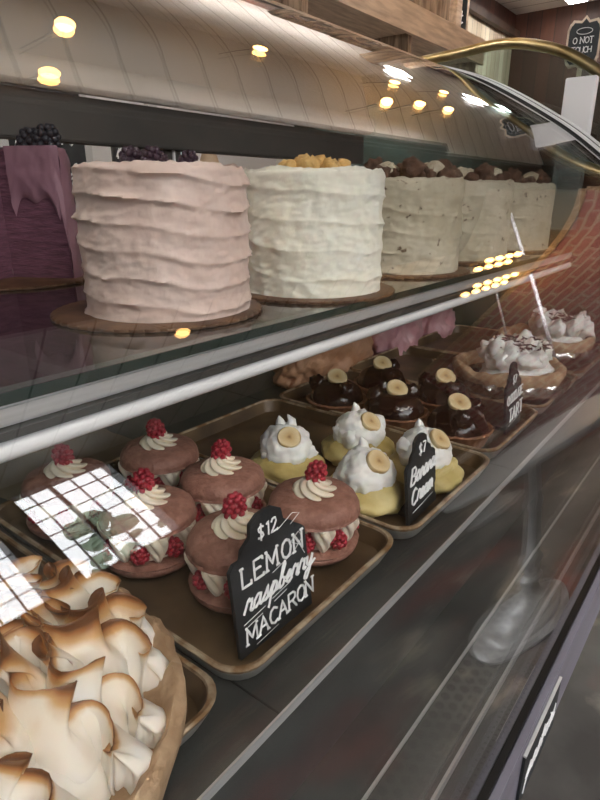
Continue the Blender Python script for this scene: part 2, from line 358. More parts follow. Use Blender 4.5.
# end frame (rolled channel following the glass)
sheet('end_seal',offs(Sg,.004),offs(Sg,-.010),X1,X1+.010,M['rubber'])
sheet('end_frame',offs(Sg,.008),offs(Sg,-.02),X1+.010,X1+.055,M['white_metal'])
sheet('end_seal',offs(Sg,.009),offs(Sg,-.02),X1+.055,X1+.066,M['rubber'])
sheet('end_frame',offs(Sg,.012),offs(Sg,-.02),X1+.066,X1+.11,M['white_metal'])
bm=bmesh.new(); L=[(y,z) for y,z in Sg]+[(DB,.36),(DB,-.5)]
prism(bm,[(y,z) for y,z in L],0,.008)
bm.transform(Matrix(((0,1,0,X1+.02),(1,0,0,0),(0,0,1,0),(0,0,0,1)))); part('end_panel',bm,M['glass_shelf'],None)
# base
pbox('base_seal',(X0,.0925,-.505),(X1+.1,.0995,-.496),M['rubber'])
pbox('base_rail',(X0,.084,-.585),(X1+.12,.0925,-.500),M['rail'],.001)
pbox('base_pan',(X0,.09,-.53),(X1,.24,-.505),M['pan'])
pbox('perforated_strip',(X0,.100,-.505),(X1,.118,-.496),M['steel_dk'])
bm=bmesh.new()
for i in range(150):
    x=.0+i*.0075
    for y in (.104,.109,.114): bmesh.ops.create_circle(bm,cap_ends=True,segments=6,radius=.0013,matrix=Matrix.Translation((x,y,-.4955)))
part('strip_holes',bm,M['rubber'],None)
pbox('bright_lip',(X0,.1285,-.505),(X1,.131,-.495),M['steel'])
# vent grille with round holes between the lip and the pan
bm=bmesh.new(); box(bm,(X0,.138,-.505),(X1,.176,-.499)); part('vent_grille',bm,M['steel_dk'],None)
bm=bmesh.new()
for i in range(60):
    for j in range(3):
        bmesh.ops.create_circle(bm,cap_ends=True,segments=14,radius=.0048,matrix=Matrix.Translation((-.1+i*.0145+(j%2)*.007,.145+j*.012,-.4985)))
part('vent_holes',bm,M['vent'],None)
pbox('vent_rim',(X0,.1765,-.505),(X1,.179,-.497),M['steel'])
pbox('riser',(X0,.232,-.53),(X1,.24,-.403),M['pan'])
pbox('deck',(X0,.2325,-.405),(X1,DB,-.396),M['steel_dk'])
pbox('deck_edge',(X0,.2305,-.405),(X1,.2325,-.3955),M['steel'])
for x in (.27,.83,1.38): pbox('deck_joint',(x,.2325,-.396),(x+.0015,.9,-.3955),M['rubber'])
pbox('cabinet_body',(X0,.34,RF+.02),(X1+.1,DB,-.53),M['cabinet'])
pbox('rear_wall',(X0,DB-.02,-.53),(X1,DB,-.16),M['hdr'])
pbox('left_end',(X0-.03,.1,-.53),(X0,DB,.2),M['steel_dk'])
# shelf
SF=.398
pbox('glass_shelf',(X0,SF+.004,-.139),(X1,DB-.03,-.131),M['glass_shelf'])
pbox('shelf_edge',(X0,SF,-.1395),(X1,SF+.004,-.1305),M['glass_edge'],.001)
pbox('shelf_bracket',(X0,SF+.006,-.158),(X1,SF+.05,-.1405),M['steel'],.003)
pbox('shelf_bracket',(X0,SF+.002,-.166),(X1,SF+.02,-.1595),M['steel_dk'])
bm=bmesh.new(); tube(bm,[(X0,SF+.012,-.1765),(X1,SF+.012,-.1765)],.0085,16); part('shelf_tube',bm,M['white_metal'])
for x in (-.1,.235,.57,.9,1.24,1.58): pbox('shelf_arm',(x,SF+.02,-.160),(x+.02,DB-.03,-.142),M['steel_dk'])
# header, roof, rear posts and door tracks
pbox('rear_header',(X0,DB-.05,.095),(X1,DB-.0,.175),M['hdr'],.003)
bm=bmesh.new(); tube(bm,[(X0,DB-.06,.203),(X1,DB-.06,.203)],.026,16); part('roof_tube',bm,M['paleroof'])
bm=bmesh.new()
prism(bm,[(DB-.07,.215),(DB,.215),(DB,.37),(.90,.375),(.90,.352),(DB-.03,.345)],X0,X1)
bm.transform(Matrix(((0,1,0,0),(1,0,0,0),(0,0,1,0),(0,0,0,1)))); part('roof',bm,M['paleroof'],None)
for x in (.30,.72,1.25,1.66): pbox('rear_post',(x+.19,DB-.03,-.16),(x+.235,DB-.005,.1),M['hdr'])
for x in (.47,.93): pbox('sliding_door',(x,DB-.035,-.15),(x+.005,DB-.03,.1),M['white_metal'])
# black sign hung on the base rail
def P3(x,y,z): return (x,y,z)
# ---- chalk lettering by strokes
GL={
'L':[[(0,1),(0,0),(.6,0)],[(-.12,1),(.12,1)],[(.6,0),(.6,.2)]],
'E':[[(.6,1),(0,1),(0,0),(.62,0)],[(0,.52),(.45,.52)],[(.6,1),(.6,.85)],[(.62,0),(.62,.15)]],
'M':[[(0,0),(.05,1),(.4,.25),(.75,1),(.8,0)],[(-.12,0),(.12,0)],[(.68,0),(.92,0)],[(-.07,1),(.07,1)],[(.72,1),(.88,1)]],
'O':[[(.35,1),(.1,.85),(0,.5),(.1,.15),(.35,0),(.6,.15),(.7,.5),(.6,.85),(.35,1)]],
'N':[[(0,0),(0,1),(.65,0),(.65,1)],[(-.12,0),(.12,0)],[(.53,1),(.77,1)],[(-.12,1),(.04,1)]],
'A':[[(-.02,0),(.35,1),(.7,0)],[(.12,.38),(.57,.38)],[(-.12,0),(.08,0)],[(.6,0),(.8,0)]],
'C':[[(.62,.82),(.35,1),(.1,.85),(0,.5),(.1,.15),(.35,0),(.62,.16)]],
'R':[[(0,0),(0,1),(.4,1),(.58,.86),(.55,.62),(.35,.5),(0,.5)],[(.3,.5),(.65,0)],[(-.1,0),(.1,0)]],
'H':[[(0,0),(0,1)],[(.6,0),(.6,1)],[(0,.5),(.6,.5)]],
'T':[[(0,1),(.7,1)],[(.35,1),(.35,0)],[(.22,0),(.48,0)]],
'I':[[(.1,0),(.1,1)]],
'P':[[(0,0),(0,1),(.4,1),(.58,.86),(.55,.62),(.35,.5),(0,.5)]],
'B':[[(0,0),(0,1),(.4,1),(.55,.86),(.5,.6),(.3,.52),(0,.52)],[(.3,.52),(.58,.4),(.6,.15),(.4,0),(0,0)]],
'U':[[(0,1),(0,.2),(.15,0),(.45,0),(.6,.2),(.6,1)]],
'$':[[(.55,.82),(.3,.95),(.05,.8),(.1,.58),(.45,.42),(.55,.2),(.3,.05),(.02,.15)],[(.3,1.12),(.3,-.12)]],
'1':[[(.05,.8),(.25,1),(.25,0)]],
'2':[[(.02,.75),(.15,.98),(.42,.98),(.52,.72),(.3,.35),(0,0),(.6,.02),(.68,.12)]],
'7':[[(0,1),(.55,1),(.2,0)]],
'r':[[(-.05,.05),(.1,.6),(.2,.7),(.25,.55),(.4,.62),(.42,.4),(.38,.1),(.5,.02),(.62,.12)]],
'a':[[(.45,.55),(.25,.62),(.05,.4),(.05,.1),(.2,0),(.4,.2),(.47,.58),(.45,.1),(.55,0),(.68,.14)]],
's':[[(0,.05),(.25,.45),(.32,.68),(.35,.4),(.42,.15),(.25,0),(.05,.08)],[(.3,.02),(.6,.12)]],
'p':[[(-.05,.12),(.2,.7),(.05,-.55)],[(.12,.3),(.3,.62),(.48,.5),(.42,.15),(.2,.02)],[(.42,.1),(.66,.12)]],
'b':[[(-.02,.12),(.25,.7),(.38,1.15),(.3,1.3),(.2,1.1),(.12,.3),(.2,.02),(.42,.1),(.45,.4),(.32,.5)],[(.45,.4),(.66,.36)]],
'e':[[(-.02,.12),(.3,.35),(.35,.55),(.2,.62),(.06,.4),(.08,.1),(.25,0),(.5,.14)]],
'y':[[(-.02,.5),(.08,.6),(.1,.2),(.25,.05),(.42,.3),(.5,.6),(.4,-.2),(.2,-.6),(.02,-.5),(.1,-.2),(.5,.05),(.8,.2)]],
'n':[[(-.02,.1),(.1,.6),(.08,0)],[(.08,.3),(.3,.62),(.42,.45),(.42,.1),(.52,0),(.64,.14)]],
'c':[[(.4,.5),(.25,.62),(.06,.4),(.08,.1),(.25,0),(.5,.14)]],
'm':[[(-.02,.1),(.08,.6),(.08,0)],[(.08,.35),(.25,.62),(.33,.4),(.33,0)],[(.33,.35),(.5,.62),(.6,.4),(.6,.08),(.72,.05)]],
't':[[(.2,1),(.15,.2),(.28,0),(.45,.12)],[(0,.62),(.4,.66)]],
'i':[[(0,.1),(.12,.6),(.12,.1),(.25,0),(.36,.14)],[(.15,.85),(.17,.9)]],
'l':[[(0,.1),(.25,.9),(.2,1.2),(.12,.9),(.12,.15),(.25,0),(.4,.14)]],
'o':[[(.3,.62),(.06,.4),(.1,.05),(.35,.05),(.45,.4),(.3,.62),(.6,.5)]],
'w':[[(0,.6),(.08,.05),(.3,.4),(.42,.05),(.6,.6)]],
}
def lettering(bm,s,x,z,h,slant=0,adv=.95,rise=0,r=.0007,y=0):
    """strokes in the board's own plane (x across, z up), just proud of its face"""
    for ch in s:
        if ch==' ': x+=h*.5; continue
        wd=0
        for st in GL.get(ch,[]):
            pts=[]
            for i in range(len(st)-1):
                for k in range(3):
                    t=k/3; pts.append((st[i][0]+(st[i+1][0]-st[i][0])*t, st[i][1]+(st[i+1][1]-st[i][1])*t))
            pts.append(st[-1])
            tube(bm,[(x+(a+slant*b)*h,y,z+b*h) for a,b in pts],r,4)
            wd=max([wd]+[a for a,b in st])
        x+=h*(wd+ (.30 if ch.isupper() or ch in '$127' else 0.0))*adv
        z+=rise*h
    return x
def chalk_sign(loc,rz,lean,W,H,AH,label,lines,deco=None):
    t=empty('chalkboard_sign',loc,rz,label,'sign')
    o=[(-W/2,0),(W/2,0),(W/2,H*.94),(W/2-.006,H)]
    sh=[(W*.36,H),(W*.33,H+AH*.25),(W*.22,H+AH*.45),(W*.20,H+AH*.8),(W*.10,H+AH*.97),(0,H+AH)]
    o+=sh+[(-a,b) for a,b in sh[-2::-1]]+[(-W/2+.006,H),(-W/2,H*.94)]
    bm=bmesh.new(); prism(bm,o,-.002,.002); bmesh.ops.triangulate(bm,faces=[f for f in bm.faces if len(f.verts)>4])
    rot=Matrix.Rotation(-lean,4,'X'); bm.transform(rot); obj('board',bm,M['chalk_bd'],t,None)
    bm=bmesh.new()
    for (s,x,z,h,sl,adv,rise) in lines: lettering(bm,s,x,z,h,sl,adv,rise,r=.0019*min(1,h/.03)+.0002,y=-.0024)
    for ln in (deco or []): tube(bm,[(a,-.0024,b) for a,b in ln],.0004,4)
    bm.transform(rot); obj('chalk_lettering',bm,M['chalk'],t,None)
    bm=bmesh.new(); box(bm,(-W*.3,.002,0),(W*.3,.022,.006)); obj('foot',bm,M['chalk_bd'],t,None)
    return t
# ---------------------------------------------------------------- trays
def rrect(hx,hy,r,z,n=6):
    out=[]
    for cx,cy,a0 in ((hx-r,hy-r,0),(-hx+r,hy-r,PI/2),(-hx+r,-hy+r,PI),(hx-r,-hy+r,1.5*PI)):
        for k in range(n+1):
            a=a0+PI/2*k/n; out.append(Vector((cx+r*math.cos(a),cy+r*math.sin(a),z)))
    return out
TZ=-.395
def tray(xa,xb,ya,yb,label):
    hx,hy=(xb-xa)/2,(yb-ya)/2
    t=empty('baking_tray',((xa+xb)/2,(ya+yb)/2,TZ),0,label,'tray','baking trays on the lower deck')
    bm=bmesh.new(); grid_loops(bm,[rrect(hx-.016,hy-.016,.020,.003),rrect(hx-.012,hy-.012,.024,.0045),rrect(hx-.005,hy-.005,.028,.023)],True,True); obj('pan_inside',bm,M['tray_in'],t)
    bm=bmesh.new(); grid_loops(bm,[rrect(hx-.005,hy-.005,.028,.023),rrect(hx-.004,hy-.004,.028,.0255),rrect(hx-.001,hy-.001,.029,.026),rrect(hx+.001,hy+.001,.03,.0245),rrect(hx,hy,.03,.021)]); obj('rim',bm,M['tray_rim'],t)
    bm=bmesh.new(); grid_loops(bm,[rrect(hx,hy,.03,.021),rrect(hx-.008,hy-.008,.028,.004),rrect(hx-.014,hy-.014,.024,0)],True,False,True); obj('pan_outside',bm,M['tray_out'],t)
    return t
tray(-.025,.246,.262,.70,'browned baking tray under the toasted meringue pie')
tray(.256,.526,.262,.70,'baking tray holding the raspberry macarons')
tray(.534,.804,.256,.70,'baking tray holding the banana cream cakes')
tray(.812,1.055,.262,.70,'baking tray holding the glossy chocolate banana tarts')
tray(1.062,1.335,.262,.70,'baking tray holding the nearer white cream pie in plastic wrap')
tray(1.342,1.66,.262,.70,'baking tray at the far end of the case under the farther cream pie')
# ---------------------------------------------------------------- frosted cakes
def frosted(R,H,seed,top_rim=.006,ridge=.0035,band=.021,nz=88,n=150):
    bm=bmesh.new(); L=[]
    for j in range(nz+1):
        z=H*j/nz; row=[]
        for k in range(n):
            a=2*PI*k/n; ca,sa=math.cos(a),math.sin(a)
            zz=z+ .006*fbm((ca*1.3+seed,sa*1.3,z*5),1,2)+.003*math.sin(a*2+seed)
            ph=(zz/band+a/(2*PI)*1.0+seed*.37)%1
            amp=ridge*(.35+.9*abs(fbm((ca*1.5,sa*1.5,math.floor(zz/band)+seed),1.,2))*1.6)
            saw=(1-ph)**5+ .45*sstep(.82,1,ph)
            r=R+amp*saw+.0022*fbm((ca*3+seed*2,sa*3,z*22),1,3)+.001*fbm((ca*14,sa*14,z*160+seed),1,2)
            if z>H-.006: r-=((z-(H-.006))/.006)**2*.003
            row.append(Vector((r*ca,r*sa,z+ (top_rim*.5*fbm((ca*4+9,sa*4,seed),1,3) if j==nz else 0))))
        L.append(row)
    for q,(f,dz) in enumerate(((.965,.002),(.93,-.001),(.8,-.002),(.6,-.001),(.4,0),(.2,.001),(.03,.001))):
        L.append([Vector((R*f*math.cos(2*PI*k/n),R*f*math.sin(2*PI*k/n),H+dz+.003*fbm((math.cos(2*PI*k/n)*f*5,math.sin(2*PI*k/n)*f*5,seed),1,3))) for k in range(n)])
    grid_loops(bm,L,True,True,True); return bm
def board_mesh(R,scal=48):
    bm=bmesh.new(); n=scal*6
    def ring(r,z,f=1): return [Vector(((r+f*.0028*abs(math.sin(PI*k/6)))*math.cos(2*PI*k/n),(r+f*.0028*abs(math.sin(PI*k/6)))*math.sin(2*PI*k/n),z)) for k in range(n)]
    grid_loops(bm,[ring(R-.002,0),ring(R,.0008),ring(R,.0036),ring(R-.002,.0045)],True,True,True); return bm
SZ=-.131
def cake(x,y,R,H,BR,m,seed,label,rz=0,**kw):
    t=empty('layer_cake',(x,y,SZ),rz,label,'cake')
    o=obj('cake_board',board_mesh(BR),M['board'],t)
    bm=frosted(R,H,seed,**kw); bm.transform(Matrix.Translation((0,0,.0045))); obj('frosting',bm,m,t,60)
    return t
def berry_mesh(r,dn=34,h=1.25):
    bm=bmesh.new()
    for i in range(dn):
        u=(i+.5)/dn; ph=math.acos(1-2*u); th=PI*(1+5**.5)*i
        d=Vector((math.sin(ph)*math.cos(th),math.sin(ph)*math.sin(th),math.cos(ph)))
        k=.82 if d.z>0 else .82*(1-.15*d.z)
        p=Vector((d.x*r*k,d.y*r*k,d.z*r*h*.85))
        bmesh.ops.create_icosphere(bm,subdivisions=2,radius=r*.30,matrix=Matrix.Translation(p))
    bmesh.ops.create_icosphere(bm,subdivisions=2,radius=r*.80)
    return bm
ME_berry=bpy.data.meshes.new('raspberry'); _b=berry_mesh(.0105); _b.to_mesh(ME_berry); _b.free(); ME_berry.materials.append(M['berry'])
for p in ME_berry.polygons: p.use_smooth=True
def berry(name,parent,loc,rot=(0,0,0),s=1,m=None):
    me=ME_berry
    if m:
        key=m.name
        if key not in BER: BER[key]=ME_berry.copy(); BER[key].materials.clear(); BER[key].materials.append(m)
        me=BER[key]
    o=bpy.data.objects.new(name,me); C.objects.link(o); o.parent=parent; o.location=loc; o.rotation_euler=rot; o.scale=(s,s,s); return o
BER={}
c1=cake(.450,.548,.0935,.1555,.120,M['cake_pink'],3.1,'tall pink beige frosted cake, nearest whole cake on the glass shelf',rz=2.2,ridge=.0052,band=.0262)
for ch in c1.children:
    if ch.name.startswith('cake_board'): ch.location=Matrix.Rotation(-2.2,3,'Z')@Vector((-.0085,.0105,0))
for x,y,s in ((.0,.03,1.15),(.028,.008,1.25),(-.03,-.005,1.0),(.01,-.035,1.1)): berry('berry',c1,(x,y,.166),(.4,.3,x*50),s,M['berry_dk'])
c2=cake(.680,.508,.0965,.157,.116,M['cake_white'],7.7,'smooth ivory frosted cake with golden crumbs, second whole cake from the left',rz=.6,ridge=.0030,band=.036)
bm=bmesh.new(); r=random.Random(2)
for i in range(34):
    a=r.uniform(0,6.28); q=.045*math.sqrt(r.random()); blob(bm,(q*math.cos(a),q*math.sin(a),.166+r.uniform(0,.010)*(1-q/.06)),r.uniform(.006,.011),.5,2,i,2)
obj('crumb_topping',bm,M['yellow_crumb'],c2,180)
def specked(name,base):
    m=mat(name,base[0],.6,0,base[1],scale=14,bump=.35,bscale=60,sub=.1)
    n=m.node_tree.nodes; l=m.node_tree.links; p=n['Principled BSDF']; src=p.inputs['Base Color'].links[0].from_socket
    tc=[q for q in n if q.type=='TEX_COORD'][0]; v=n.new('ShaderNodeTexNoise'); v.inputs['Scale'].default_value=75; v.inputs['Detail'].default_value=2; l.new(tc.outputs['Object'],v.inputs['Vector'])
    rr=n.new('ShaderNodeValToRGB'); rr.color_ramp.elements[0].position=.66; rr.color_ramp.elements[1].position=.72; l.new(v.outputs['Fac'],rr.inputs[0])
    mx=n.new('ShaderNodeMixRGB'); l.new(rr.outputs[0],mx.inputs[0]); l.new(src,mx.inputs[1]); mx.inputs[2].default_value=(.16,.11,.07,1); l.new(mx.outputs[0],p.inputs['Base Color']); return m
M['speck']=specked('speckled cream frosting',((.52,.46,.33),(.62,.56,.43)))
def crumbs(c,seed,n=60,R=.085,dense=True):
    bm=bmesh.new(); r=random.Random(seed)
    for i in range(n):
        a=r.uniform(0,6.28); q=R*math.sqrt(r.uniform(.15,1)); blob(bm,(q*math.cos(a),q*math.sin(a),.160+r.uniform(0,.006)),r.uniform(.006,.013),.5,2,i,2)
    obj('crumb_topping',bm,M['crumb'],c,180)
    for k in range(4):
        a=.6+k*1.57+seed; bm=bmesh.new(); blob(bm,(.058*math.cos(a),.058*math.sin(a),.173),(.02,.02,.016),.5,3,seed+k,3); obj('cookie_cluster',bm,M['crumb'],c,180)
    for k in range(4):
        a=1.4+k*1.57+seed; bm=bmesh.new(); blob(bm,(.055*math.cos(a),.055*math.sin(a),.170),(.018,.018,.015),.2,2,seed+k,3); obj('cream_dollop',bm,M['speck'],c,180)
for (x,y,R,s,lab) in ((.972,.52,.098,11,'speckled cream cake with brown cookie clusters, beside the ivory cake'),
                  (1.235,.525,.098,12,'speckled cream cake with cookie topping, middle of the three speckled cakes'),
                  (1.54,.53,.10,14,'speckled cream cake farthest along the shelf, at the case end')):
    c=cake(x,y,R,.152,.118,M['speck'],s*1.3,lab,rz=s,ridge=.002,band=.035,top_rim=.012); c['group']='speckled cream cakes'; crumbs(c,s)
# purple cut cake
def purple_cake():
    t=empty('cut_cake',(.47,.965,SZ),0,'cut purple berry cake at the back of the glass shelf, left edge of the photo','cake')
    obj('cake_board',board_mesh(.13),M['board'],t)
    R,H=.108,.195
    a0,a1=math.radians(-62),math.radians(205)   # the part still there
    bm=bmesh.new(); n=90; L=[]
    for j in range(31):
        z=H*j/30; row=[]
        for k in range(n+1):
            a=a0+(a1-a0)*k/n; r=R+.003*fbm((math.cos(a)*3,math.sin(a)*3,z*25),1,3)-(.004*((j-27)/3)**2 if j>27 else 0)
            row.append(Vector((r*math.cos(a),r*math.sin(a),.0045+z)))
        L.append(row)
    for f in (.93,.6,.3,.02):
        L.append([Vector((R*f*math.cos(a0+(a1-a0)*k/n),R*f*math.sin(a0+(a1-a0)*k/n),.0045+H+.002*fbm((k*.2,f*4,0),1,2))) for k in range(n+1)])
    grid_loops(bm,L,False); obj('frosting',bm,M['purple'],t,60)
    bm=bmesh.new()
    for a in (a0,a1):
        G=[[Vector((R*.992*u/16*math.cos(a)+.0015*fbm((u,v*.7,a),1,2),R*.992*u/16*math.sin(a)+.0015*fbm((u+5,v*.7,a),1,2),.0045+H*.99*v/24)) for u in range(17)] for v in range(25)]
        grid_loops(bm,G,False)
    obj('crumb_face',bm,M['purple_in'],t,60)
    # thick swath of frosting smeared over the upper part of the right cut face
    bm=bmesh.new(); nv=Vector((-math.sin(-a0)*1.0,-math.cos(a0),0)); nv=Vector((math.sin(a0),-math.cos(a0),0)); L=[]
    for u in range(25):
        q=u/24; lo=H*(.42+.22*math.sin(q*3.0+.3)+.05*math.sin(q*11)) if q<.9 else H*(.62-.58*(q-.9)/.1); row=[]
        for v in range(17):
            w_=v/16; z=lo+(H*1.01-lo)*w_; th=.001+.008*math.sin(min(1,w_*4+.12)*PI/2)*min(1,(1-q)*5+.4)+.002*fbm((q*5,w_*4,1),1,2)
            p=Vector((math.cos(a0),math.sin(a0),0))*(R*(.22+.80*q)); row.append(Vector((p.x+nv.x*th,p.y+nv.y*th,.0045+z)))
        L.append(row)
    grid_loops(bm,L,False); obj('frosting_swath',bm,M['purple'],t,60)
    for k in range(5):
        a=a0+(a1-a0)*(k+.5)/5; berry('berry',t,(.078*math.cos(a),.078*math.sin(a),H+.017),(.3,.2,k),1.9,M['blue_berry'])
    return t
pc=purple_cake()
# ---------------------------------------------------------------- macarons
def swirl(bm,r0,h,lobes=7,tw=9,z0=0,n=84,m=26,depth=.24):
    L=[]
    for j in range(m+1):
        t=j/m; R=r0*(1-t)**.62*(.86+.14*math.sin(min(1,t*4)*PI/2)); row=[]
        if j==m: R=.0006
        for k in range(n):
            a=2*PI*k/n; q=abs(math.sin(lobes/2*(a+tw*t*.22)))
            rr=R*(1-depth+depth*2*q**.7); row.append(Vector((rr*math.cos(a),rr*math.sin(a),z0+h*t+.0015*q)))
        L.append(row)
    grid_loops(bm,L,True,True,True)
def shell(bm,R,h,z0,flip=False):
    prof=[(R*.80,0),(R*.95,.0005),(R*1.02,.002),(R*.985,.0045),(R*1.0,.006),(R*.985,h*.45),(R*.92,h*.68),(R*.78,h*.86),(R*.5,h*.97),(R*.2,h),(.0005,h)]
    if flip: prof=[(r,-z) for r,z in prof]
    def f(p):
        rr=math.hypot(p.x,p.y); e=.0012*fbm((p.x*40,p.y*40,p.z*40),1,3)
        if abs(p.z-z0)<.006 and rr>R*.9: e+=.0015*fbm((p.x*300,p.y*300,p.z*200),1,2); 
        return Vector((p.x*(1+e*8),p.y*(1+e*8),p.z+(e if abs(p.z-z0)>.008 else 0)))
    lathe(bm,prof,96,f,(0,0,z0))
def make_macaron():
    R=.052
    t=empty('raspberry_macaron',(0,0,0))
    bm=bmesh.new(); shell(bm,R,.020,.020,True); obj('bottom_shell',bm,M['macaron'],t,60)
    bm=bmesh.new(); lathe(bm,[(.02,.019),(.036,.02),(.036,.052),(.02,.054)],40); obj('filling',bm,M['cream'],t)
    for k in range(7):
        a=2*PI*k/7; berry('filling_raspberry',t,(.040*math.cos(a),.040*math.sin(a),.0315),(PI/2,0,a+PI/2),.98)
    for k in range(7):
        a=2*PI*(k+.5)/7; bm=bmesh.new(); swirl(bm,.0135,.034,6,7,0,48,14,.2); bm.transform(Matrix.Translation((.041*math.cos(a),.041*math.sin(a),.054))@Matrix.Rotation(PI,4,'X')@Matrix.Rotation(0,4,'Z')); obj('filling_cream',bm,M['cream'],t,60)
    bm=bmesh.new(); shell(bm,R,.024,.052); obj('top_shell',bm,M['macaron'],t,60)
    bm=bmesh.new(); swirl(bm,.0235,.019,7,11,.073); obj('cream_swirl',bm,M['cream'],t,60)
    berry('raspberry',t,(.003,0,.096),(.25,.1,0),1.12)
    return t
mac=make_macaron()
MZ=TZ+.005
spots=[(.470,.348,0,'raspberry macaron at the tray front beside the twelve dollar chalkboard sign, right of it'),
 (.362,.362,1.1,'raspberry macaron mostly hidden behind the twelve dollar chalkboard sign'),
 (.338,.478,2.0,'raspberry macaron in the second row, under the window reflection'),
 (.447,.470,.5,'raspberry macaron in the second row with a bright red berry'),
 (.447,.592,3.0,'raspberry macaron at the back of its tray, right one of the back pair'),
 (.325,.615,4.0,'raspberry macaron at the back left of its tray, behind the window reflection')]
for i,(x,y,a,lab) in enumerate(spots):
    o=mac if i==0 else copy_tree(mac)
    o.location=(x,y,MZ); o.rotation_euler=(random.Random(i).uniform(-.03,.03),0,a); tag(o,lab,'macaron','raspberry macarons')
bm=bmesh.new(); G=[[Vector((.245+.28*u/20,.58+.12*v/10,.0+.004+.03*max(0,(v-4)/6)**2+.004*fbm((u*.4,v*.5,2),1,2))) for u in range(21)] for v in range(11)]
# ---------------------------------------------------------------- banana cream cakes
def banana_slice(name,parent,loc,rot,r=.017,s=1):
    bm=bmesh.new(); lathe(bm,[(.0004,-.003),(r*.5,-.003),(r*.95,-.003),(r,-.001),(r,.002),(r*.93,.0035),(r*.6,.0035),(r*.35,.003),(r*.2,.0028),(.0004,.003)],28)
    o=obj(name,bm,M['banana'],parent,50); tone(o,lambda c:(math.hypot(c.x,c.y)/r)**.8*(.9+.1*math.sin(3*math.atan2(c.y,c.x))))
    o.location=loc; o.rotation_euler=rot; return o
def banana_cake(x,y,seed,label,tilt):
    t=empty('banana_cream_cake',(x,y,MZ),seed,label,'cake','banana cream cakes')
    bm=bmesh.new(); blob(bm,(0,0,.018),(.054,.052,.030),.18,1.6,seed,4,-.018); obj('custard_base',bm,M['custard'],t,180)
    bm=bmesh.new(); r=random.Random(seed)
    fa=-seed-2.3+tilt   # the open side of the torn cream faces the customer
    L=[]; n=72
    for q in range(25):
        ph=q/24*PI*.5; row=[]
        for k in range(n):
            a=2*PI*k/n; d=Vector((math.cos(a)*math.cos(ph),math.sin(a)*math.cos(ph),math.sin(ph)))
            hol=max(0,1-((a-fa+PI)%(2*PI)-PI)**2/.55)*max(0,1-abs(ph-.95)/.42)
            rr=.038*(1+.10*fbm(d+Vector((seed*3,0,0)),2.0,2)+.05*fbm(d,7,2))*(1-.36*min(1,hol*1.6))
            row.append(Vector((d.x*rr,d.y*rr,.044+d.z*rr*.98)))
        L.append(row)
    low=[Vector((p.x*.92,p.y*.92,.030+.004*fbm(p,60,2))) for p in L[0]]
    grid_loops(bm,[low]+L,True,True,True)
    for k in range(5):
        a=fa+1.2+k*.95; blob(bm,(.030*math.cos(a),.030*math.sin(a),.047+r.uniform(-.008,.012)),(r.uniform(.009,.014),)*3,.3,2.2,k+seed,3)
    for k in range(2 if tilt<.4 else 1):
        a=fa+2.6+k*.9; tube(bm,[(.016*math.cos(a),.016*math.sin(a),.070),(.020*math.cos(a),.020*math.sin(a),.082),(.015*math.cos(a+.3),.015*math.sin(a+.3),.092)],[.010,.006,.001],10)
    obj('whipped_cream',bm,M['wcream'],t,180)
    o=banana_slice('banana_slice',t,(.021*math.cos(fa),.021*math.sin(fa),.071),(0,0,0),.0168)
    o.rotation_euler=Vector((math.cos(fa)*.75,math.sin(fa)*.75,.9)).to_track_quat('Z','X').to_euler()
    return t
banana_cake(.590,.485,1,'banana cream cake at the back left of its tray, cream peak pointing up',0)
banana_cake(.700,.432,2,'banana cream cake at the back right of its tray, brown banana slice on top',.6)
banana_cake(.590,.352,3,'banana cream cake in the front left of its tray, right of the nearest macaron',.5)
banana_cake(.700,.322,4,'banana cream cake at the tray front, directly behind the narrow chalkboard sign',.7)
# ---------------------------------------------------------------- chocolate banana tarts
def choc_tart(x,y,seed,label):
    t=empty('chocolate_tart',(x,y,MZ),seed,label,'tart','chocolate banana tarts'); t.scale=(1.1,1.1,1.2)
    bm=bmesh.new()
    def f(p):
        a=math.atan2(p.y,p.x); k=1+.02*math.sin(a*26); return Vector((p.x*k,p.y*k,p.z+.0012*fbm((p.x*60,p.y*60,p.z*60),1,2)))
    lathe(bm,[(.035,0),(.042,0),(.050,.020),(.053,.022),(.051,.024),(.045,.022),(.043,.016),(.02,.014),(.001,.014)],104,f); obj('tart_shell',bm,M['choc_crust'],t,60)
    bm=bmesh.new(); L=[]; n=96
    for j in range(15):
        tt=j/14; R=.046*math.cos(tt*PI/2)**.7+.0004; row=[]
        for k in range(n):
            a=2*PI*k/n; q=.5+.5*math.sin(a*9+tt*5+seed); e=1-.07*q*math.sin(tt*PI)
            row.append(Vector((R*e*math.cos(a),R*e*math.sin(a),.018+.034*math.sin(tt*PI/2)+.002*q*(1-tt))))
        L.append(row)
    grid_loops(bm,L,True,True,True); obj('chocolate_dome',bm,M['choc'],t,60)
    b=banana_slice('banana_slice',t,(0,0,.056),(0,0,0),.0175); b.rotation_euler=(Matrix.Rotation(-seed,3,'Z')@Vector((-.35,-.45,1))).to_track_quat('Z','X').to_euler()
    for k in range(2):
        a=seed+2.2*k; bm=bmesh.new(); blob(bm,(.034*math.cos(a),.034*math.sin(a),.044),(.014,.013,.014),.3,2,seed+k,3); obj('chocolate_piece',bm,M['choc'],t,180)
for a in ((.862,.585,1,'dark chocolate tart at the back left of its tray beside the cream cakes'),
          (.995,.565,2,'chocolate banana tart at the back right of its tray, in front of the puff pastry'),
          (.870,.462,3,'glossy chocolate tart in the middle of its tray with a pale banana slice'),
          (.990,.425,4,'ridged dark chocolate tart with a banana slice, just left of the farther chalkboard sign'),
          (.868,.345,5,'chocolate tart nearest the front of its tray, behind the banana cream cake')):
    choc_tart(*a)
